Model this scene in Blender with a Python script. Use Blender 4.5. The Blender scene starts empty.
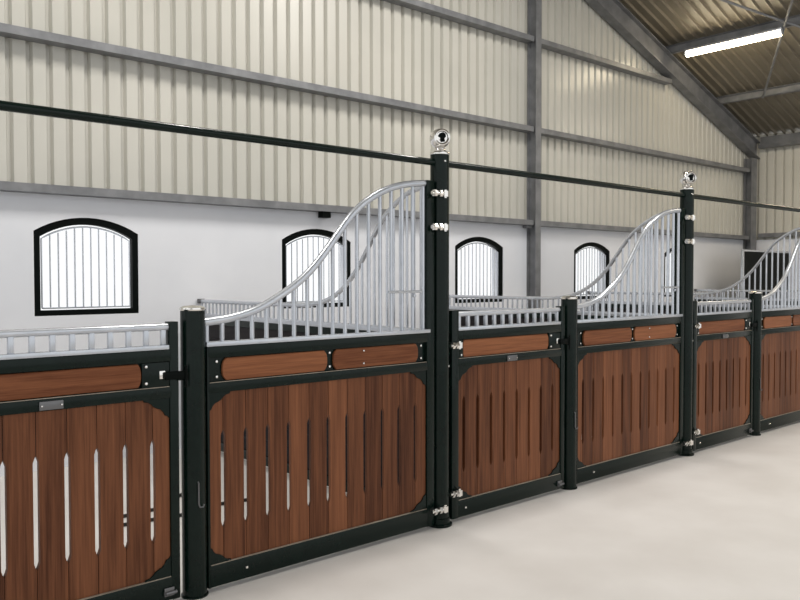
import bpy, bmesh, math, random
from mathutils import Vector, Matrix
random.seed(7)
SC = bpy.context.scene
COL = SC.collection
PI = math.pi
W, D = 3.0, 1.327          # stall pitch, short post offset from its tall post
YW = 3.15                  # white wall face
YC = 3.165                 # cladding face
XR = 11.0                  # side wall face

# ------------------------------------------------------------------ materials
def mat(name, color, rough=0.5, metal=0.0, spec=0.5):
    m = bpy.data.materials.new(name); m.use_nodes = True
    b = m.node_tree.nodes['Principled BSDF']
    b.inputs['Base Color'].default_value = (*color, 1)
    b.inputs['Roughness'].default_value = rough
    b.inputs['Metallic'].default_value = metal
    b.inputs['Specular IOR Level'].default_value = spec
    return m

def noisy(name, c1, c2, scale, rough=0.5, metal=0.0, stretch=(1, 1, 1), detail=4, bump=0.0, spec=0.5, lo=0.35, hi=0.65):
    m = mat(name, c1, rough, metal, spec); nt = m.node_tree; n = nt.nodes; l = nt.links
    b = n['Principled BSDF']
    tc = n.new('ShaderNodeTexCoord'); mp = n.new('ShaderNodeMapping'); mp.inputs['Scale'].default_value = stretch
    nz = n.new('ShaderNodeTexNoise'); nz.inputs['Scale'].default_value = scale; nz.inputs['Detail'].default_value = detail
    cr = n.new('ShaderNodeValToRGB')
    cr.color_ramp.elements[0].position = lo; cr.color_ramp.elements[0].color = (*c1, 1)
    cr.color_ramp.elements[1].position = hi; cr.color_ramp.elements[1].color = (*c2, 1)
    l.new(tc.outputs['Object'], mp.inputs['Vector']); l.new(mp.outputs['Vector'], nz.inputs['Vector'])
    l.new(nz.outputs['Fac'], cr.inputs['Fac']); l.new(cr.outputs['Color'], b.inputs['Base Color'])
    if bump:
        bp = n.new('ShaderNodeBump'); bp.inputs['Strength'].default_value = bump; bp.inputs['Distance'].default_value = 0.01
        l.new(nz.outputs['Fac'], bp.inputs['Height']); l.new(bp.outputs['Normal'], b.inputs['Normal'])
    return m

def wood(name, dark, light, stretch, plank=None, rough=0.45, offset=0.0):
    """grain along one axis; with `plank`, each board of that width has its own tone"""
    m = mat(name, dark, rough); nt = m.node_tree; n = nt.nodes; l = nt.links
    b = n['Principled BSDF']; b.inputs['Specular IOR Level'].default_value = 0.16
    tc = n.new('ShaderNodeTexCoord'); oi = n.new('ShaderNodeObjectInfo')
    sep = n.new('ShaderNodeSeparateXYZ'); l.new(tc.outputs['Object'], sep.inputs[0])
    rnd = n.new('ShaderNodeMath'); rnd.operation = 'MULTIPLY'; rnd.inputs[1].default_value = 37.0
    l.new(oi.outputs['Random'], rnd.inputs[0])
    if plank:
        dv = n.new('ShaderNodeMath'); dv.operation = 'SUBTRACT'; dv.inputs[1].default_value = offset; l.new(sep.outputs['X'], dv.inputs[0])
        d2 = n.new('ShaderNodeMath'); d2.operation = 'DIVIDE'; d2.inputs[1].default_value = plank; l.new(dv.outputs[0], d2.inputs[0])
        fl = n.new('ShaderNodeMath'); fl.operation = 'FLOOR'; l.new(d2.outputs[0], fl.inputs[0])
        ad = n.new('ShaderNodeMath'); ad.operation = 'ADD'; l.new(fl.outputs[0], ad.inputs[0]); l.new(rnd.outputs[0], ad.inputs[1])
        idv = ad.outputs[0]
    else:
        idv = rnd.outputs[0]
    wn = n.new('ShaderNodeTexWhiteNoise'); wn.noise_dimensions = '1D'; l.new(idv, wn.inputs['W'])
    mp = n.new('ShaderNodeMapping'); mp.inputs['Scale'].default_value = stretch; l.new(tc.outputs['Object'], mp.inputs['Vector'])
    nz = n.new('ShaderNodeTexNoise'); nz.noise_dimensions = '4D'; nz.inputs['Scale'].default_value = 1.0
    nz.inputs['Detail'].default_value = 6; nz.inputs['Roughness'].default_value = 0.65; nz.inputs['Distortion'].default_value = 0.3
    l.new(mp.outputs[0], nz.inputs['Vector']); l.new(idv, nz.inputs['W'])
    mx = n.new('ShaderNodeMath'); mx.operation = 'MULTIPLY_ADD'; mx.inputs[1].default_value = 0.36; mx.inputs[2].default_value = -0.18
    l.new(wn.outputs['Value'], mx.inputs[0])
    mp2 = n.new('ShaderNodeMapping'); mp2.inputs['Scale'].default_value = tuple(q*3.5 if q > 5 else q*1.6 for q in stretch); l.new(tc.outputs['Object'], mp2.inputs['Vector'])
    nf = n.new('ShaderNodeTexNoise'); nf.noise_dimensions = '4D'; nf.inputs['Scale'].default_value = 1.0; nf.inputs['Detail'].default_value = 3
    l.new(mp2.outputs[0], nf.inputs['Vector']); l.new(idv, nf.inputs['W'])
    m2 = n.new('ShaderNodeMath'); m2.operation = 'MULTIPLY_ADD'; m2.inputs[1].default_value = 0.5; m2.inputs[2].default_value = -0.25; l.new(nf.outputs['Fac'], m2.inputs[0])
    m3 = n.new('ShaderNodeMath'); m3.operation = 'ADD'; l.new(m2.outputs[0], m3.inputs[0]); l.new(nz.outputs['Fac'], m3.inputs[1])
    sm = n.new('ShaderNodeMath'); sm.operation = 'ADD'; l.new(m3.outputs[0], sm.inputs[0]); l.new(mx.outputs[0], sm.inputs[1])
    cr = n.new('ShaderNodeValToRGB'); e = cr.color_ramp.elements
    e[0].position = 0.2; e[0].color = (*dark, 1); e[1].position = 0.85; e[1].color = (*light, 1)
    l.new(sm.outputs[0], cr.inputs['Fac']); l.new(cr.outputs['Color'], b.inputs['Base Color'])
    bp = n.new('ShaderNodeBump'); bp.inputs['Strength'].default_value = 0.12; bp.inputs['Distance'].default_value = 0.004
    l.new(nz.outputs['Fac'], bp.inputs['Height']); l.new(bp.outputs['Normal'], b.inputs['Normal'])
    return m

M = {}
M['concrete'] = noisy('floor_concrete', (0.60, 0.575, 0.55), (0.71, 0.69, 0.67), 1.3, rough=0.55, detail=8, bump=0.05, lo=0.3, hi=0.7)
M['white'] = noisy('white_render', (0.70, 0.72, 0.765), (0.77, 0.785, 0.825), 1.1, rough=0.8, detail=5, bump=0.03)
M['clad'] = noisy('beige_sheet', (0.52, 0.51, 0.46), (0.58, 0.565, 0.51), 0.9, rough=0.27, detail=3)
M['roof'] = noisy('roof_sheet', (0.17, 0.15, 0.115), (0.22, 0.195, 0.15), 0.9, rough=0.4, detail=3)
M['steel'] = noisy('grey_steel', (0.165, 0.17, 0.18), (0.235, 0.24, 0.25), 6, rough=0.5, metal=0.3, detail=5)
M['green'] = noisy('green_coat', (0.0022, 0.0078, 0.0058), (0.0035, 0.0105, 0.008), 14, rough=0.22, detail=3, spec=0.2)
M['black'] = mat('black_coat', (0.003, 0.0045, 0.004), 0.45, 0.0, 0.06)
M['galv'] = noisy('galvanised', (0.53, 0.56, 0.61), (0.61, 0.635, 0.68), 9, rough=0.27, metal=0.6, detail=4)
M['chrome'] = mat('chrome', (0.82, 0.80, 0.77), 0.16, 1.0)
M['plate'] = mat('plate', (0.16, 0.16, 0.165), 0.4, 0.7)
M['planks'] = wood('plank_wood', (0.062, 0.020, 0.0085), (0.262, 0.100, 0.045), (38, 38, 1.6), plank=0.13, offset=0.07)
M['planks2'] = wood('plank_wood_panel', (0.062, 0.020, 0.0085), (0.262, 0.100, 0.045), (38, 38, 1.6), plank=0.13, offset=0.02)
M['board'] = wood('board_wood', (0.13, 0.041, 0.016), (0.36, 0.138, 0.06), (2.6, 55, 55))
M['dark_board'] = noisy('dark_boards', (0.010, 0.009, 0.011), (0.02, 0.017, 0.018), 3, rough=0.5, stretch=(1, 1, 8), spec=0.12)
M['ledge'] = noisy('tan_ledge', (0.22, 0.18, 0.14), (0.36, 0.31, 0.25), 5, rough=0.6, stretch=(1, 4, 4))  # tan strips along the tops of the mid and bottom rails
M['rubber'] = mat('rubber', (0.015, 0.014, 0.013), 0.5)
def emis(name, c, s):
    m = bpy.data.materials.new(name); m.use_nodes = True; nt = m.node_tree; nt.nodes.clear()
    o = nt.nodes.new('ShaderNodeOutputMaterial'); e = nt.nodes.new('ShaderNodeEmission')
    e.inputs['Color'].default_value = (*c, 1); e.inputs['Strength'].default_value = s
    nt.links.new(e.outputs[0], o.inputs[0]); return m
M['tube'] = emis('lamp_tube', (1.0, 0.84, 0.58), 30.0)
def glass():
    m = bpy.data.materials.new('window_glass'); m.use_nodes = True; nt = m.node_tree; nt.nodes.clear()
    o = nt.nodes.new('ShaderNodeOutputMaterial'); mix = nt.nodes.new('ShaderNodeMixShader'); mix.inputs[0].default_value = 0.03
    t = nt.nodes.new('ShaderNodeBsdfTransparent'); g = nt.nodes.new('ShaderNodeBsdfGlossy'); g.inputs['Roughness'].default_value = 0.03
    nt.links.new(t.outputs[0], mix.inputs[1]); nt.links.new(g.outputs[0], mix.inputs[2]); nt.links.new(mix.outputs[0], o.inputs[0])
    return m
M['glass'] = glass()

# ------------------------------------------------------------------ mesh helpers
class MB:
    def __init__(s): s.bm = bmesh.new()
    def box(s, x0, x1, y0, y1, z0, z1, bev=0.0):
        t = bmesh.new()
        v = [t.verts.new(p) for p in ((x0,y0,z0),(x1,y0,z0),(x1,y1,z0),(x0,y1,z0),(x0,y0,z1),(x1,y0,z1),(x1,y1,z1),(x0,y1,z1))]
        for f in ((0,3,2,1),(4,5,6,7),(0,1,5,4),(1,2,6,5),(2,3,7,6),(3,0,4,7)): t.faces.new([v[i] for i in f])
        if bev: bmesh.ops.bevel(t, geom=t.edges[:] , offset=bev, segments=2, affect='EDGES', profile=0.5)
        s._merge(t); return s
    def _merge(s, t):
        me = bpy.data.meshes.new('tmp'); t.to_mesh(me); t.free(); s.bm.from_mesh(me); bpy.data.meshes.remove(me)
    def prism(s, pts, y0, y1, bev=0.0):
        """polygon (x,z) extruded along y"""
        t = bmesh.new()
        a = [t.verts.new((x, y0, z)) for x, z in pts]; b = [t.verts.new((x, y1, z)) for x, z in pts]
        t.faces.new(a); t.faces.new(list(reversed(b)))
        n = len(pts)
        for i in range(n): t.faces.new((a[(i+1) % n], a[i], b[i], b[(i+1) % n]))
        bmesh.ops.recalc_face_normals(t, faces=t.faces)
        if bev:
            es = [e for e in t.edges if abs(e.verts[0].co.y - y0) < 1e-6 and abs(e.verts[1].co.y - y0) < 1e-6]
            bmesh.ops.bevel(t, geom=es, offset=bev, segments=1, affect='EDGES')
        bmesh.ops.triangulate(t, faces=[f for f in t.faces if len(f.verts) > 4])
        s._merge(t); return s
    def tube(s, pts, r, seg=10, smooth=True, caps=True):
        pts = [Vector(p) for p in pts]; n = len(pts); rings = []
        for i, p in enumerate(pts):
            d = (pts[min(i+1, n-1)] - pts[max(i-1, 0)]).normalized()
            up = Vector((0, 0, 1)) if abs(d.z) < 0.9 else Vector((0, 1, 0))
            if i == 0: u = d.cross(up).normalized()
            else: u = (u - d * u.dot(d)).normalized()
            w = d.cross(u)
            rings.append([s.bm.verts.new(p + (u*math.cos(2*PI*k/seg) + w*math.sin(2*PI*k/seg)) * r) for k in range(seg)])
        for i in range(n-1):
            for k in range(seg):
                f = s.bm.faces.new((rings[i][k], rings[i][(k+1) % seg], rings[i+1][(k+1) % seg], rings[i+1][k])); f.smooth = smooth
        if caps:
            s.bm.faces.new(rings[0]); s.bm.faces.new(list(reversed(rings[-1])))
        return s
    def lathe(s, prof, c=(0, 0, 0), seg=24, axis='z'):
        """profile [(r, h)...] spun round an axis"""
        c = Vector(c); rings = []
        def P(r, a, h):
            if axis == 'z': return c + Vector((r*math.cos(a), r*math.sin(a), h))
            if axis == 'y': return c + Vector((r*math.cos(a), h, r*math.sin(a)))
            return c + Vector((h, r*math.cos(a), r*math.sin(a)))
        for r, h in prof:
            rings.append([s.bm.verts.new(P(max(r, 1e-4), 2*PI*k/seg, h)) for k in range(seg)])
        for i in range(len(rings)-1):
            for k in range(seg):
                f = s.bm.faces.new((rings[i][k], rings[i][(k+1) % seg], rings[i+1][(k+1) % seg], rings[i+1][k])); f.smooth = True
        s.bm.faces.new(rings[0]); s.bm.faces.new(rings[-1])
        return s
    def build(s, name, m, parent=None, sharp=True):
        bmesh.ops.recalc_face_normals(s.bm, faces=s.bm.faces)
        me = bpy.data.meshes.new(name); s.bm.to_mesh(me); s.bm.free()
        if sharp:
            try: me.set_sharp_from_angle(angle=math.radians(40))
            except Exception: pass
        me.materials.append(m)
        o = bpy.data.objects.new(name, me); COL.objects.link(o)
        if parent: o.parent = parent
        return o

def tag(o, label, cat, group=None, kind=None):
    o['label'] = label; o['category'] = cat
    if group: o['group'] = group
    if kind: o['kind'] = kind
    return o
def empty(name, loc=(0, 0, 0)):
    o = bpy.data.objects.new(name, None); COL.objects.link(o); o.location = loc; o.empty_display_size = 0.1; return o
def copy_tree(o, parent=None):
    c = o.copy(); COL.objects.link(c)
    if parent: c.parent = parent; c.matrix_parent_inverse = o.matrix_parent_inverse
    for ch in list(o.children): copy_tree(ch, c)
    return c
def place(proto, first, loc, label, cat, group):
    o = proto if first else copy_tree(proto)
    o.location = loc; tag(o, label, cat, group); return o

def arc(p, q, rise, n=14):
    """shallow arch from p to q (x,z), returns points"""
    (x0, z0), (x1, z1) = p, q; c = (x0+x1)/2; h = (x1-x0)/2
    R = (h*h + rise*rise)/(2*rise); out = []
    a = math.asin(h/R)
    for i in range(n+1):
        t = -a + 2*a*i/n
        out.append((c + R*math.sin(t), z0 + rise - R + R*math.cos(t)))
    return out

# ------------------------------------------------------------------ setting
o = MB().box(-9, XR+0.2, -11, YW+0.2, -0.12, 0).build('floor', M['concrete'])
tag(o, 'pale smooth concrete floor in front of and inside the stalls', 'floor', kind='structure')

WIN = [-1.012, 1.326, 3.765, 6.11, 8.47]; WH = 0.432; SILL, SPR, RISE = 1.245, 1.93, 0.122
WTOP = 2.225
def white_wall():
    bm = bmesh.new(); y0, y1 = YW, YW+0.19
    xs = [-7.0]
    def quad(p): 
        f = bm.faces.new([bm.verts.new(v) for v in p]); return f
    def slab(x0, x1, zb0, zb1, zt0, zt1):
        quad(((x0,y0,zb0),(x1,y0,zb1),(x1,y0,zt1),(x0,y0,zt0)))
        quad(((x1,y1,zb1),(x0,y1,zb0),(x0,y1,zt0),(x1,y1,zt1)))
        quad(((x0,y0,zt0),(x1,y0,zt1),(x1,y1,zt1),(x0,y1,zt0)))
        quad(((x0,y1,zb0),(x1,y1,zb1),(x1,y0,zb1),(x0,y0,zb0)))
    edges = [-7.0]
    for c in WIN: edges += [c-WH, c+WH]
    edges.append(XR+0.2)
    for i in range(0, len(edges), 2):
        x0, x1 = edges[i], edges[i+1]
        slab(x0, x1, 0, 0, WTOP, WTOP)
        for x, f in ((x0, 1), (x1, -1)):
            quad(((x,y0,0),(x,y1,0),(x,y1,WTOP),(x,y0,WTOP)))
    for c in WIN:
        slab(c-WH, c+WH, 0, 0, SILL, SILL)
        a = arc((c-WH, SPR), (c+WH, SPR), RISE)
        for (xa, za), (xb, zb) in zip(a, a[1:]): slab(xa, xb, za, zb, WTOP, WTOP)
    bmesh.ops.remove_doubles(bm, verts=bm.verts, dist=1e-5)
    m = MB(); m.bm.free(); m.bm = bm
    return m.build('wall_back', M['white'])
tag(white_wall(), 'white rendered lower wall with arched windows behind the stalls', 'wall', kind='structure')
o = MB().box(XR, XR+0.2, -11, YW, 0, WTOP).build('wall_right', M['white'])
tag(o, 'white lower side wall closing the far end past the stalls', 'wall', kind='structure')

# trapezoidal sheet: profile along s, offset o
PITCH = 0.1525
PROF = [(0.0, 0.0), (0.098, 0.0), (0.111, 0.038), (0.137, 0.038), (0.1525, 0.0)]
def sheet_points(s0, s1):
    pts = []; k = 0
    while s0 + k*PITCH < s1:
        for a, b in PROF[:-1]:
            if s0 + k*PITCH + a <= s1: pts.append((s0 + k*PITCH + a, b))
        k += 1
    pts.append((s1, 0.0)); return pts
RZ, RX, RS = 5.70, 5.848, -0.335          # rafter top: z at x
RIDGE = 0.7
def raf(x): return RZ + RS*((x if x > RIDGE else 2*RIDGE - x) - RX)
ROOF_OFF = 0.135
bm = bmesh.new(); prev = None
for x, d in sheet_points(-7.067, XR+0.05):
    y = YC + d; zt = raf(x) + ROOF_OFF
    cur = [bm.verts.new((x, y, WTOP-0.02)), bm.verts.new((x, y, zt))]
    if prev: bm.faces.new((prev[0], cur[0], cur[1], prev[1]))
    prev = cur
m = MB(); m.bm.free(); m.bm = bm; o = m.build('wall_gable', M['clad'])
tag(o, 'beige ribbed metal cladding of the gable wall above the white wall', 'wall cladding', kind='structure')
bm = bmesh.new(); prev = None
for y, d in sheet_points(-7.0, YC-0.01):
    cur = [bm.verts.new((XR + 0.02 + d, y, WTOP-0.02)), bm.verts.new((XR + 0.02 + d, y, raf(XR) + ROOF_OFF))]
    if prev: bm.faces.new((prev[0], cur[0], cur[1], prev[1]))
    prev = cur
m = MB(); m.bm.free(); m.bm = bm; o = m.build('wall_side', M['clad'])
tag(o, 'beige ribbed metal cladding of the side wall past the corner column', 'wall cladding', kind='structure')
bm = bmesh.new(); prev = None
for y, d in sheet_points(-7.0, YC+0.1):
    cur = [bm.verts.new((x, y, raf(x) + ROOF_OFF + 0.034 - d)) for x in (-7.0, RIDGE, XR+0.15)]
    if prev:
        for a in (0, 1): bm.faces.new((prev[a], cur[a], cur[a+1], prev[a+1]))
    prev = cur
m = MB(); m.bm.free(); m.bm = bm; o = m.build('ceiling', M['roof'])
tag(o, 'ribbed metal roof sheeting sloping down to the side wall', 'roof', kind='structure')

# windows
WL = ['black arched window partly cut by the picture edge side of the wall, whole frame in clear view',
      'black arched window seen through the tall curved grille before the nearest full panel',
      'black arched window just before the grey steel column, right of the first tall post',
      'black arched window past the steel column, cut by the second curved grille',
      'narrow sliver of white arched window just past the second tall post']
WL[0] = 'black arched window in full view above the nearest stall door'
for n, c in enumerate(WIN):
    w = empty('window_%d' % (n+1), (c, YW, SILL)); tag(w, WL[n], 'window', 'arched stable windows', 'structure')
    # frame ring
    def ring(h, z0, zs, rise): return [(-h, z0)] + arc((-h, zs), (h, zs), rise) + [(h, z0)]
    outer = ring(WH, 0.0, SPR-SILL, RISE); inner = ring(WH-0.05, 0.045, SPR-SILL-0.045, RISE-0.012)
    bm = bmesh.new(); y0, y1 = 0.008, 0.060
    vs = [[bm.verts.new((x, y, z)) for x, z in L] for L in (outer, inner) for y in (y0, y1)]
    of, ob, inf, inb = vs; N = len(of)
    for i in range(N):
        j = (i+1) % N
        bm.faces.new((of[i], of[j], inf[j], inf[i])); bm.faces.new((ob[j], ob[i], inb[i], inb[j]))
        bm.faces.new((of[j], of[i], ob[i], ob[j])); bm.faces.new((inf[i], inf[j], inb[j], inb[i]))
    m = MB(); m.bm.free(); m.bm = bm; m.build('window_frame', M['black'], w)
    m = MB().prism(ring(WH-0.052, 0.047, SPR-SILL-0.047, RISE-0.014), 0.072, 0.078); m.build('glass_pane', M['glass'], w)
    # inner grille: light frame + bars
    g = MB(); a = arc((-WH+0.068, SPR-SILL-0.06), (WH-0.068, SPR-SILL-0.06), RISE-0.016)
    g.tube([(-WH+0.068, 0.03, 0.062)] + [(x, 0.03, z) for x, z in a] + [(WH-0.068, 0.03, 0.062), (-WH+0.068, 0.03, 0.062)], 0.007, 6)
    gr = g.build('window_grille', M['galv'], w)
    R = WH-0.068
    for k in range(1, 11):
        x = -R + 2*R*k/11
        i = min(int((x+R)/(2*R)*14), 13); z = min(a[i][1], a[i+1][1])
        MB().tube([(x, 0.03, 0.062), (x, 0.03, z)], 0.0065, 6).build('window_bar', M['galv'], gr)

# ------------------------------------------------------------------ steelwork
def ibeam_z(name, x0, x1, y0, y1, z0, z1, slope=0.0):
    m = MB(); t = 0.012; xc = (x0+x1)/2
    m.box(x0, x1, y0, y0+t, z0, z1); m.box(x0, x1, y1-t, y1, z0, z1); m.box(xc-0.004, xc+0.004, y0+t, y1-t, z0, z1)
    return m.build(name, M['steel'])
for x0, x1, lab in ((4.655, 4.76, 'grey steel column standing in the middle of the gable wall'), (10.70, 10.90, 'dark grey steel column in the corner where the walls meet')):
    o = ibeam_z('steel_column', x0, x1, 3.0, YW-0.002, 0, raf((x0+x1)/2) - 0.36)
    tag(o, lab, 'column', 'steel columns', 'thing')

def girt(name, x0, x1, z0, label, group):
    r = empty(name, ((x0+x1)/2, 3.03, z0)); h = (x1-x0)/2; m = MB()
    m.box(-h, h, 0, 0.006, 0, 0.066); m.box(-h, h, 0.006, YC-3.03-0.003, 0, 0.006); m.box(-h, h, 0.006, YC-3.03-0.003, 0.06, 0.066)
    m.build('channel', M['steel'], r); tag(r, label, 'wall beam', group, 'thing')
    return r
GZ = [2.226, 3.425, 4.575]
GL = [('lowest grey wall beam along the top of the white wall, before the middle column', 'lowest grey wall beam between middle column and corner column'),
      ('second grey wall beam up, running across the cladding before the middle column', 'second grey wall beam up, between middle column and corner column'),
      ('highest grey wall beam, at the picture top before the middle column', 'highest grey wall beam, from middle column to the sloping rafter')]
g0 = None
for k, z in enumerate(GZ):
    a = girt('wall_girt', -6.9, 4.65, z, GL[k][0], 'wall beams on the gable')
    end = 10.695 if k < 2 else RX + (RZ - 0.33 - z - 0.066)/0.335
    b = girt('wall_girt', 4.765, end, z, GL[k][1], 'wall beams on the gable')
    for r, L in ((a, 11.55/2), (b, (end-4.765)/2)):
        s = 1 if r is a else -1
        if k == 0: MB().box(s*L-0.004 - (0.09 if s > 0 else 0), s*L+0.004 + (0.05 if s < 0 else 0), 0.03, 0.10, -0.035, 0.0, 0.003).build('cleat', M['steel'], r)
    if k == 0:
        MB().box(1.37+1.125-0.05, 1.37+1.125+0.055, 0.02, 0.10, -0.062, 0.0, 0.003).build('cleat', M['black'], a)
r = empty('wall_girt', (10.93, 0, 2.27)); MB().box(0, XR-10.93+0.015, -4, 2.98, 0, 0.07).build('channel', M['steel'], r)
tag(r, 'grey beam along the side wall below its beige cladding', 'wall beam', 'wall beams on the side wall', 'thing')

def sloped(bmf, x0, x1, y0, y1, o0, o1):
    """bar following the roof slope between x0,x1 at vertical offsets o0..o1 from rafter top"""
    t = bmesh.new()
    v = [t.verts.new((x, y, raf(x)+o)) for x in (x0, x1) for y in (y0, y1) for o in (o0, o1)]
    for f in ((0,1,3,2),(4,6,7,5),(0,4,5,1),(2,3,7,6),(0,2,6,4),(1,5,7,3)): t.faces.new([v[i] for i in f])
    bmf._merge(t)
m = MB(); sloped(m, 2.0, XR-0.02, 2.98, 3.13, -0.016, 0); sloped(m, 2.0, XR-0.02, 2.98, 3.13, -0.30, -0.282); sloped(m, 2.0, XR-0.02, 3.045, 3.06, -0.283, -0.015)
tag(m.build('roof_rafter', M['steel']), 'heavy grey rafter sloping down along the gable edge to the corner', 'rafter', kind='thing')
PL = ['dim roof beam above the rafter near the picture top', 'dark roof beam carrying the bright tube lamp', 'grey roof beam below the tube lamp, reached by a bracing rod']
for i, x in enumerate((6.28, 7.90, 9.52)):
    m = MB(); z = raf(x); h = 0.125
    m.box(x, x+0.006, -4, 3.14, z, z+h); m.box(x, x+0.06, -4, 3.14, z-0.004, z+0.004); m.box(x-0.05, x+0.006, -4, 3.14, z+h-0.02, z+h-0.014)
    tag(m.build('roof_purlin', M['steel']), PL[i], 'roof beam', 'roof beams', 'thing')
z = raf(10.9)
m = MB(); m.box(10.86, 10.98, -4, 2.97, z-0.15, z-0.09, 0.004); m.box(10.95, 10.98, -4, 2.97, z-0.09, z+0.06)
tag(m.build('eave_beam', M['steel']), 'grey eave beam along the top of the side wall', 'roof beam', kind='thing')
zf = lambda x: raf(x) - 0.03
for (xa, ya, xb, yb, lab) in ((6.3, 2.17, 7.95, 1.06, 'thin bracing rod at the picture top, ending by the lamp'), (9.5, 2.28, 6.3, 0.29, 'thin bracing rod running steeply up past the end of the lamp')):
    m = MB().tube([(xa, ya, zf(xa)), (xb, yb, zf(xb))], 0.018, 8)
    tag(m.build('bracing_rod', M['steel']), lab, 'rod', 'roof bracing rods', 'thing')

# lamp
LX, LZ = 7.86, raf(7.9) - 0.075
lamp = empty('tube_lamp', (LX, 2.0, LZ)); tag(lamp, 'bright warm fluorescent tube lamp under the roof', 'lamp')
MB().box(-0.04, 0.04, -0.72, 0.72, 0.03, 0.066, 0.004).build('housing', M['galv'], lamp)
MB().lathe([(0.0, -0.70), (0.04, -0.695), (0.042, 0.695), (0.0, 0.70)], (0, 0, -0.012), 12, 'y').build('tube', M['tube'], lamp)
for s in (-1, 1): MB().box(-0.036, 0.036, s*0.715-0.012, s*0.715+0.012, -0.03, 0.03, 0.004).build('end_cap', M['galv'], lamp)

# ------------------------------------------------------------------ stall fronts
RP = 0.059
def screw(parent, x, y, z, r=0.009):
    return MB().lathe([(0.0, -0.006), (r*0.7, -0.005), (r, 0.0), (r, 0.003)], (x, y, z), 10, 'y').build('screw', M['chrome'], parent)

def clamp(parent, x0, x1, y, z, name='hinge'):
    """eye-bolt hinge: threaded rod with two nuts and a round eye, along x"""
    m = MB(); m.tube([(x0, y, z), (x1, y, z)], 0.0115, 10)
    for f in (0.10, 0.45):
        x = x0 + (x1-x0)*f; m.lathe([(0.0, 0), (0.022, 0.001), (0.022, 0.021), (0.0, 0.022)], (x, y, z), 6, 'x')
    e = x1 - 0.014
    m.lathe([(0.010, -0.02), (0.021, -0.018), (0.021, 0.018), (0.010, 0.02)], (e, y, z), 14, 'z')
    m.lathe([(0.0, -0.026), (0.010, -0.025), (0.010, 0.025), (0.0, 0.026)], (e, y, z), 10, 'z')
    return m.build(name, M['chrome'], parent)

def tall_post():
    r = empty('tall_post')
    MB().lathe([(0.0, 0.0), (0.078, 0.0), (0.080, 0.004), (0.080, 0.014), (0.066, 0.02), (0.066, 0.05), (0.058, 0.055), (0.0, 0.055)]).build('base_collar', M['green'], r)
    MB().lathe([(0.0, 0.05), (RP, 0.05), (RP, 2.31), (0.0, 2.31)], seg=32).build('shaft', M['green'], r)
    f = MB().lathe([(0.0, 2.311), (0.060, 2.311), (0.062, 2.317), (0.058, 2.328), (0.042, 2.334), (0.034, 2.345), (0.034, 2.352), (0.0, 2.356)]).build('finial_base', M['chrome'], r)
    zc = 2.412; R = 0.063
    m = MB().lathe([(R*math.sin(PI*i/16), -R*math.cos(PI*i/16)) for i in range(17)], (0, 0, zc), 24)
    ball = m.build('ball', M['chrome'], r)
    # medallion facing the aisle: rim, dished disc and a raised head in relief
    m = MB(); ring = [(0.044*math.cos(2*PI*k/24), -0.058, zc + 0.044*math.sin(2*PI*k/24)) for k in range(25)]
    m.tube(ring, 0.0095, 8, caps=False); m.lathe([(0.0, -0.058), (0.043, -0.056), (0.043, -0.04), (0.0, -0.03)], (0, 0, zc), 24, 'y')
    md = m.build('medallion', M['chrome'], ball); md.rotation_euler.z = math.radians(-30)
    m = MB(); m.prism([(-0.006,-0.03),(0.018,-0.026),(0.014,-0.008),(0.024,0.004),(0.020,0.022),(0.004,0.030),(-0.014,0.024),(-0.026,0.008),(-0.020,-0.002),(-0.012,-0.004),(-0.014,-0.016)], -0.068, -0.056, 0.003)
    o = m.build('relief', M['black'], ball); o.location = (0, 0, zc); o.rotation_euler.z = math.radians(-30)
    screw(r, -0.012, -RP-0.001, 2.268, 0.008)
    screw(r, 0.030, -0.046, 1.00, 0.009)
    return r

def short_post():
    r = empty('short_post')
    MB().lathe([(0.0, 0.0), (0.066, 0.0), (0.066, 0.008), (0.0, 0.010)]).build('base_plate', M['green'], r)
    MB().lathe([(0.0, 0.008), (RP, 0.008), (RP, 1.395), (0.0, 1.395)], seg=32).build('shaft', M['green'], r)
    MB().lathe([(0.0, 1.394), (0.060, 1.394), (0.064, 1.400), (0.062, 1.408), (0.045, 1.416), (0.0, 1.420)], seg=28).build('cap', M['chrome'], r)
    # drop hook on the aisle side
    m = MB(); a = -1.7; ux, uy = math.cos(a), math.sin(a); q = RP + 0.006
    m.tube([(ux*(q-0.01), uy*(q-0.01), 0.568), (ux*q, uy*q, 0.565), (ux*q, uy*q, 0.462), (ux*q+0.006, uy*q-0.002, 0.446), (ux*q+0.022, uy*q-0.004, 0.446), (ux*q+0.027, uy*q-0.004, 0.458)], 0.004, 8)
    m.build('hook', M['plate'], r)
    # keeper for the door latch
    m = MB(); m.box(-0.095, -0.045, -0.045, -0.035, 1.065, 1.10, 0.002); m.tube([(-0.062, -0.05, 1.03), (-0.062, -0.05, 1.135)], 0.006, 8)
    m.build('latch_keeper', M['black'], r)
    return r

def notched(x0, x1, cut_l, cut_r, z0, z1):
    """plank outline with half a slot cut into one or both edges"""
    h = 0.0126; g = 0.0012; a, b = 0.305, 0.795; p = 0.03
    pts = [(x0+g, z0), (x1-g, z0)]
    if cut_r: pts += [(x1-g, a), (x1-h*0.6, a+p*0.45), (x1-h, a+p), (x1-h, b-p), (x1-h*0.6, b-p*0.45), (x1-g, b)]
    pts += [(x1-g, z1), (x0+g, z1)]
    if cut_l: pts += [(x0+g, b), (x0+h*0.6, b-p*0.45), (x0+h, b-p), (x0+h, a+p), (x0+h*0.6, a+p*0.45), (x0+g, a)]
    return pts
def plank_panel(x0, x1, slots, z0, z1, m, parent, yb=0.0015):
    b = MB(); e = [x0] + slots + [x1]
    for i in range(len(e)-1):
        b.prism(notched(e[i], e[i+1], i > 0, i < len(e)-2, z0, z1), -0.018, yb, 0.0015)
    return b.build('plank_panel', m, parent)

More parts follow.
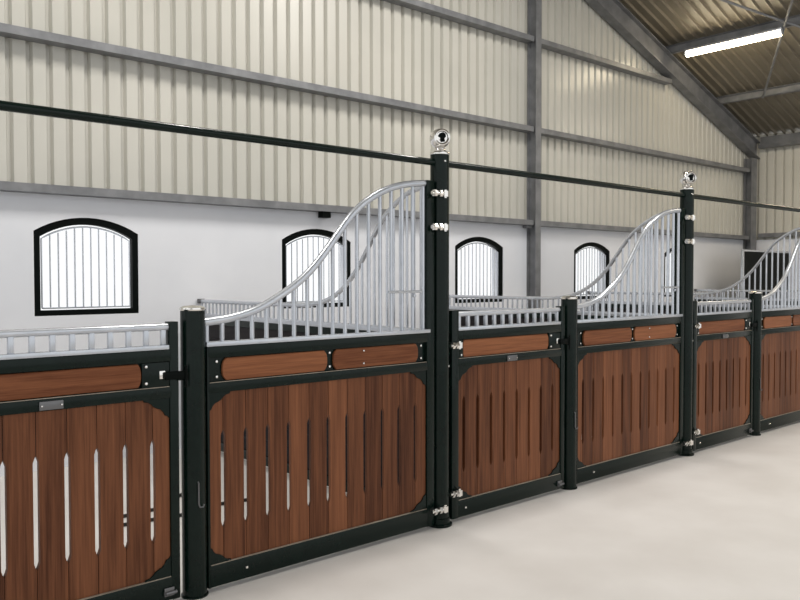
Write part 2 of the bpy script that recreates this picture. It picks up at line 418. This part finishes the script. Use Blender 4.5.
def gusset(parent, x, z, sx, sz):
    """decorative corner plate with a stepped hollow edge"""
    prof = [(0, 0), (0.150, 0), (0.146, 0.014), (0.122, 0.018), (0.104, 0.030), (0.090, 0.046), (0.070, 0.056), (0.052, 0.062), (0.036, 0.078), (0.026, 0.098), (0.010, 0.104), (0, 0.118)]
    pts = [(x + sx*a*0.86, z + sz*b*0.86) for a, b in prof]
    return MB().prism(pts, -0.026, -0.0185, 0.0015).build('corner_plate', M['green'], parent)

def bull_board(x0, x1, z0, z1, parent, rl=0.03, rr=0.03):
    """upper board with bulging rounded ends"""
    pts = []
    n = 8; zc = (z0+z1)/2; hh = (z1-z0)/2
    def end(x, s, r):
        out = []
        for i in range(n+1):
            t = -1 + 2*i/n
            out.append((x - s*r*(abs(t)**3), zc + hh*t))
        return out
    R = end(x1, 1, rr); L = end(x0, -1, rl)
    return MB().prism(R + list(reversed(L)), -0.026, -0.012, 0.003).build('upper_board', M['board'], parent)

def frame_rail(m, x0, x1, z0, z1, f=-0.032, b=0.022): m.box(x0, x1, f, b, z0, z1, 0.004)

def door():
    r = empty('stall_door')
    L0, L1, R0, R1 = 0.078, 0.140, D-0.135, D-0.090
    m = MB()
    frame_rail(m, L0, L1, 0.02, 1.345); frame_rail(m, R0, R1, 0.02, 1.345)
    frame_rail(m, L1-0.01, R0+0.01, 0.022, 0.132); frame_rail(m, L1-0.01, R0+0.01, 0.985, 1.038); frame_rail(m, L1-0.01, R0+0.01, 1.158, 1.214)
    m.box(L1, R0, -0.010, 0.010, 1.036, 1.160)
    fr = m.build('frame', M['green'], r)
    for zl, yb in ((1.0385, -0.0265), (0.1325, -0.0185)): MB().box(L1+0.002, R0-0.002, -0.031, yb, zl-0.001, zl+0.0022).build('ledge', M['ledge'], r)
    slots = [0.200 + 0.130*k for k in range(8)]
    plank_panel(L1-0.002, R0+0.002, slots, 0.128, 0.99, M['planks'], r, 0.009)
    for x, sx in ((L1, 1), (R0, -1)):
        gusset(r, x, 0.130, sx, 1); gusset(r, x, 0.987, sx, -1)
    bull_board(L1+0.045, D-0.272, 1.044, 1.154, r, 0.010, 0.016)
    m = MB(); m.box(L1, L1+0.043, -0.028, -0.011, 1.040, 1.156, 0.002); m.build('end_plate', M['green'], r)
    lp = MB().box(D-0.270, R0, -0.028, -0.011, 1.040, 1.156, 0.002).build('latch_plate', M['green'], r)
    for z in (1.062, 1.140): screw(lp, D-0.252, -0.030, z)
    MB().box(D-0.187, D-0.158, -0.033, -0.029, 1.078, 1.116, 0.002).build('latch_window', M['chrome'], lp)
    MB().box(R0-0.03, D-0.050, -0.050, -0.033, 1.072, 1.110, 0.003).build('latch_bolt', M['black'], lp)
    screw(r, L1+0.022, -0.030, 1.06)
    # low grille
    g = MB(); g.tube([(L1, -0.008, 1.320), (R0, -0.008, 1.320)], 0.017, 12); g.box(L1, R0, -0.030, 0.014, 1.2145, 1.236, 0.003)
    gr = g.build('grille', M['galv'], r)
    n = 12; xs = [L1 + 0.022 + (R0-L1-0.044)*k/n for k in range(n+1)]
    first = None
    for x in xs:
        if first is None: first = MB().box(-0.012, 0.012, -0.018, 0.002, 0, 0.074, 0.003).build('bar', M['galv'], gr); b = first
        else: b = first.copy(); COL.objects.link(b); b.parent = gr
        b.location = (x, 0, 1.235)
    # name plate (no legible writing)
    np_ = MB().box(0.60, 0.70, -0.040, -0.0325, 0.990, 1.027, 0.002).build('name_plate', M['plate'], r)
    for x in (0.609, 0.691): screw(np_, x, -0.041, 1.0085, 0.005)
    # hinges towards the tall post and a floor bolt at the free end
    clamp(r, 0.040, 0.135, -0.056, 1.127); clamp(r, 0.040, 0.135, -0.056, 0.193)
    screw(r, 0.20, -0.034, 0.078); 
    m = MB(); m.tube([(R0-0.035, -0.042, 0.060), (R0+0.02, -0.042, 0.060)], 0.009, 8); m.box(R0-0.04, R0+0.01, -0.040, -0.032, 0.045, 0.085, 0.002)
    m.build('floor_bolt', M['plate'], r)
    return r

SWAN = [(0.055,1.334),(0.18,1.347),(0.307,1.374),(0.40,1.409),(0.487,1.453),(0.585,1.510),(0.679,1.580),(0.76,1.660),(0.833,1.743),(0.905,1.828),(0.974,1.904),(1.06,1.975),(1.149,2.028),(1.235,2.067),(1.326,2.095),(1.43,2.115),(1.548,2.126)]
def swan_z(x, S):
    for (a, za), (b, zb) in zip(S, S[1:]):
        if a <= x <= b: return za + (zb-za)*(x-a)/(b-a)
    return S[-1][1] if x > S[-1][0] else S[0][1]
def spline(S, n=4):
    out = []
    P = [S[0]] + S + [S[-1]]
    for i in range(1, len(P)-2):
        for k in range(n):
            t = k/n; a, b, c, d = P[i-1], P[i], P[i+1], P[i+2]
            out.append(tuple(0.5*((2*b[j]) + (-a[j]+c[j])*t + (2*a[j]-5*b[j]+4*c[j]-d[j])*t*t + (-a[j]+3*b[j]-3*c[j]+d[j])*t**3) for j in (0, 1)))
    out.append(S[-1]); return out

def panel():
    r = empty('stall_front_panel'); PW = W - D
    L0, L1, R0, R1 = 0.058, 0.072, PW-0.138, PW-0.074
    m = MB()
    frame_rail(m, L0, L1, 0.02, 1.214); frame_rail(m, R0, R1, 0.02, 2.145)
    frame_rail(m, L1-0.01, R0+0.01, 0.022, 0.132); frame_rail(m, L1-0.01, R0+0.01, 0.985, 1.036); frame_rail(m, L1-0.01, R0+0.01, 1.158, 1.214)
    m.box(L1, R0, -0.010, 0.010, 1.034, 1.160)
    m.build('frame', M['green'], r)
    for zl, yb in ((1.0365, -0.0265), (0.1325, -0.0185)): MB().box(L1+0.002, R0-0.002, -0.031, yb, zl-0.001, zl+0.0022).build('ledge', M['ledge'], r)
    slots = [0.150 + 0.130*k for k in range(11)]
    plank_panel(L1-0.002, R0+0.002, slots, 0.128, 0.99, M['planks2'], r, 0.0)
    for x, sx in ((L1-0.012, 1), (R0, -1)):
        gusset(r, x, 0.130, sx, 1); gusset(r, x, 0.987, sx, -1)
    bull_board(0.146, 0.789, 1.042, 1.154, r, 0.022, 0.022); bull_board(0.830, 1.468, 1.042, 1.154, r, 0.022, 0.022)
    for x in (0.118, 0.8095, 1.498):
        for z in (1.062, 1.138): screw(r, x, -0.014, z)
    screw(r, 1.04, -0.028, 1.064, 0.007); screw(r, 1.04, -0.028, 1.136, 0.007); screw(r, 0.27, -0.034, 0.08, 0.009)
    # curved grille
    g = MB(); g.tube([(x, -0.006, z) for x, z in spline(SWAN)], 0.0205, 14); g.box(L0, R0+0.03, -0.033, 0.018, 1.2145, 1.237, 0.003)
    g.tube([(L0+0.012, -0.006, 1.23), (L0+0.012, -0.006, 1.334)], 0.0125, 10)
    gr = g.build('curved_grille', M['galv'], r)
    n = 17
    for k in range(1, n+1):
        x = 0.070 + (1.525-0.070)*k/n
        MB().tube([(x, -0.006, 1.23), (x, -0.006, swan_z(x, SWAN)-0.008)], 0.0115, 8).build('bar', M['galv'], gr)
    fr = MB(); fr.tube([(1.235, -0.026, 1.468), (1.495, -0.026, 1.468)], 0.008, 8); fr.build('feed_rail', M['galv'], gr)
    MB().lathe([(0.0, -0.014), (0.010, -0.012), (0.012, 0.0), (0.0, 0.004)], (1.43, -0.026, 1.444), 10, 'y').build('knob', M['galv'], gr)
    for z in (2.065, 1.860, 0.118): clamp(r, R1-0.055, PW-0.002, -0.066, z, 'bracket')
    return r

# partition running from a tall post back to the wall (local +y)
DSW = [(0.135,2.130),(0.274,2.106),(0.372,2.064),(0.46,2.012),(0.56,1.932),(0.67,1.80),(0.77,1.672),(0.87,1.568),(0.97,1.488),(1.10,1.415),(1.25,1.370),(1.40,1.350),(1.55,1.341)]
def divider():
    r = empty('stall_partition'); E = YW - 0.006
    m = MB()
    m.box(-0.022, 0.022, 0.062, 0.125, 0.02, 2.13, 0.004); m.box(-0.022, 0.022, E-0.05, E, 0.02, 1.23, 0.004)
    m.box(-0.022, 0.022, 0.12, E-0.045, 0.02, 0.10, 0.004); m.box(-0.024, 0.024, 0.12, E-0.045, 1.135, 1.188, 0.004)
    m.build('frame', M['green'], r)
    b = MB(); k = 0; z = 0.10
    while z < 1.13:
        b.box(-0.015, 0.015, 0.12, E-0.045, z+0.001, min(z+0.129, 1.137), 0.003); z += 0.13
    b.build('boarding', M['dark_board'], r)
    g = MB()
    g.tube([(0, y, z) for y, z in spline(DSW)] + [(0, 2.2, 1.338), (0, E, 1.338)], 0.017, 12)
    g.box(-0.026, 0.026, 0.13, E, 1.1885, 1.226, 0.003)
    gr = g.build('curved_grille', M['galv'], r)
    y = 0.17; first = None
    while y < E-0.02:
        z = swan_z(y, DSW) if y < 1.55 else 1.338
        MB().tube([(0, y, 1.22), (0, y, z-0.006)], 0.0095, 7).build('bar', M['galv'], gr)
        y += 0.0667
    MB().box(-0.03, 0.03, E-0.035, E, 1.318, 1.36, 0.004).build('wall_bracket', M['plate'], r)
    return r

# ------------------------------------------------------------------ put the row together
p = door()
DL = ['wooden stall door with pale slots, nearest one, latched to the near short post',
      'slotted wooden stall door hinged on the first tall ball-topped post',
      'slotted wooden stall door hinged on the second tall ball-topped post']
for i, k in enumerate((-1, 0, 1)): place(p, i == 0, (k*W, 0, 0), DL[i], 'stall door', 'slotted stall doors')
p = panel()
PNL = ['wooden stall panel with curved grille, between near short post and first tall post',
       'wooden stall panel with curved grille, rising to the second tall post',
       'wooden stall panel with curved grille, cut by the picture edge beyond the last short post']
for i, k in enumerate((-1, 0, 1)): place(p, i == 0, (k*W + D, 0, 0), PNL[i], 'stall panel', 'curved-top stall panels')
p = short_post()
SL = ['short dark green post between the nearest door and the first panel',
      'short dark green post before the second panel, between the two tall posts',
      'short dark green post beyond the second tall post, at the last door']
for i, k in enumerate((-1, 0, 1)): place(p, i == 0, (k*W + D, 0, 0), SL[i], 'post', 'short stall posts')
p = tall_post()
TL = ['tall dark green post with chrome ball, first and larger of the two',
      'tall dark green post with chrome ball, second one along the row']
for i, k in enumerate((0, 1)): place(p, i == 0, (k*W, 0, 0), TL[i], 'post', 'tall ball-topped posts')
for k, lab in ((-1, 'tall dark green post carrying the nearest door, outside the picture'), (2, 'tall dark green post ending the last panel, outside the picture'), (3, 'tall dark green post at the end of the row, outside the picture')):
    place(p, False, (k*W, 0, 0), lab, 'post', 'tall ball-topped posts')
p = divider()
VL = ['galvanised curved partition running back to the wall from the first tall post',
      'galvanised curved partition running back to the wall from the second tall post',
      'galvanised curved partition rising in front of the black board in the far corner',
      'galvanised low partition glimpsed behind the one beyond the second tall post']
for i, k in enumerate((0, 1, 2, 3)): place(p, i == 0, (k*W, 0, 0), VL[i], 'stall partition', 'stall partitions')
RL = ['dark green overhead rail running in to the first tall post', 'dark green overhead rail between the two tall posts', 'dark green overhead rail running on past the second tall post']
for i, k in enumerate((-1, 0, 1)):
    m = MB().tube([(k*W+RP-0.004, 0, 2.262), (k*W+W-RP+0.004, 0, 2.262)], 0.021, 14)
    tag(m.build('overhead_rail', M['green']), RL[i], 'rail', 'overhead rails')

# black board with galvanised edge in the far corner
t = empty('board_door', (10.08, 2.44, 0)); tag(t, 'black board door with grey metal edging in the far corner', 'door', kind='thing')
MB().box(-0.86, 0.86, -0.012, 0.012, 0.08, 1.97).build('leaf', M['black'], t)
m = MB()
m.box(-0.90, -0.86, -0.02, 0.02, 0.0, 2.0, 0.003); m.box(0.86, 0.90, -0.02, 0.02, 0.0, 2.0, 0.003); m.box(-0.86, 0.86, -0.02, 0.02, 1.97, 2.0, 0.003); m.box(-0.86, 0.86, -0.02, 0.02, 0.04, 0.08, 0.003)
m.build('edging', M['galv'], t)

HP = [(-0.55,1.95,0.012),(-0.9,1.70,0.012),(-1.08,1.56,0.012),(-1.22,1.47,0.012),(-1.42,1.46,0.012),(-1.58,1.41,0.012),(-1.62,1.34,0.012),(-1.55,1.285,0.012),(-1.40,1.275,0.012),(-1.14,1.235,0.012),(-0.85,1.30,0.012),(-0.5,1.24,0.012)]
o = MB().tube(HP, 0.0115, 8).build('hose', M['rubber'])
tag(o, 'dark hose on the stall floor, glimpsed through the nearest slots and gap', 'hose')

# ------------------------------------------------------------------ light
w = bpy.data.worlds.new('World'); SC.world = w; w.use_nodes = True
bg = w.node_tree.nodes['Background']; bg.inputs['Color'].default_value = (0.975, 0.99, 1.0, 1); bg.inputs['Strength'].default_value = 1.17
def area(x, y, z, sx, sy, power, c=(1, 0.96, 0.90), rot=(0, 0, 0)):
    l = bpy.data.lights.new('unseen_lamp', 'AREA'); l.shape = 'RECTANGLE'; l.size = sx; l.size_y = sy; l.energy = power; l.color = c
    o = bpy.data.objects.new('unseen_lamp', l); COL.objects.link(o); o.location = (x, y, z); o.rotation_euler = rot
for x in (-5.5, -2.6, 0.2, 3.0):
    area(x, 0.3, 6.2 if x < 3 else 5.9, 0.12, 1.5, 120)
area(7.86, -2.2, LZ, 0.12, 1.5, 60, (1, 0.88, 0.70)); area(4.6, -2.0, raf(4.6)-0.1, 0.12, 1.5, 90); area(9.46, 0.2, raf(9.5)-0.1, 0.12, 1.5, 45, (1, 0.86, 0.66))  # last one is unseen, added to brighten the dark far corner

# ------------------------------------------------------------------ camera
yaw, pit, rol = 0.724, -0.028, -0.001
fw = Vector((math.sin(yaw)*math.cos(pit), math.cos(yaw)*math.cos(pit), math.sin(pit)))
rt = Vector((math.cos(yaw), -math.sin(yaw), 0)); up = rt.cross(fw)
r2 = rt*math.cos(rol) + up*math.sin(rol); u2 = -rt*math.sin(rol) + up*math.cos(rol)
cd = bpy.data.cameras.new('camera'); cam = bpy.data.objects.new('camera', cd); COL.objects.link(cam)
cd.sensor_width = 36; cd.lens = 36.0; cd.clip_start = 0.05; cd.clip_end = 200
mw = Matrix(((r2.x, u2.x, -fw.x, -3.488), (r2.y, u2.y, -fw.y, -3.572), (r2.z, u2.z, -fw.z, 1.552), (0, 0, 0, 1)))
cam.matrix_world = mw
SC.camera = cam
SC.view_settings.view_transform = 'Standard'; SC.view_settings.look = 'None'; SC.view_settings.gamma = 1.0
SC.view_settings.use_curve_mapping = False
SC.view_settings.exposure = -0.1
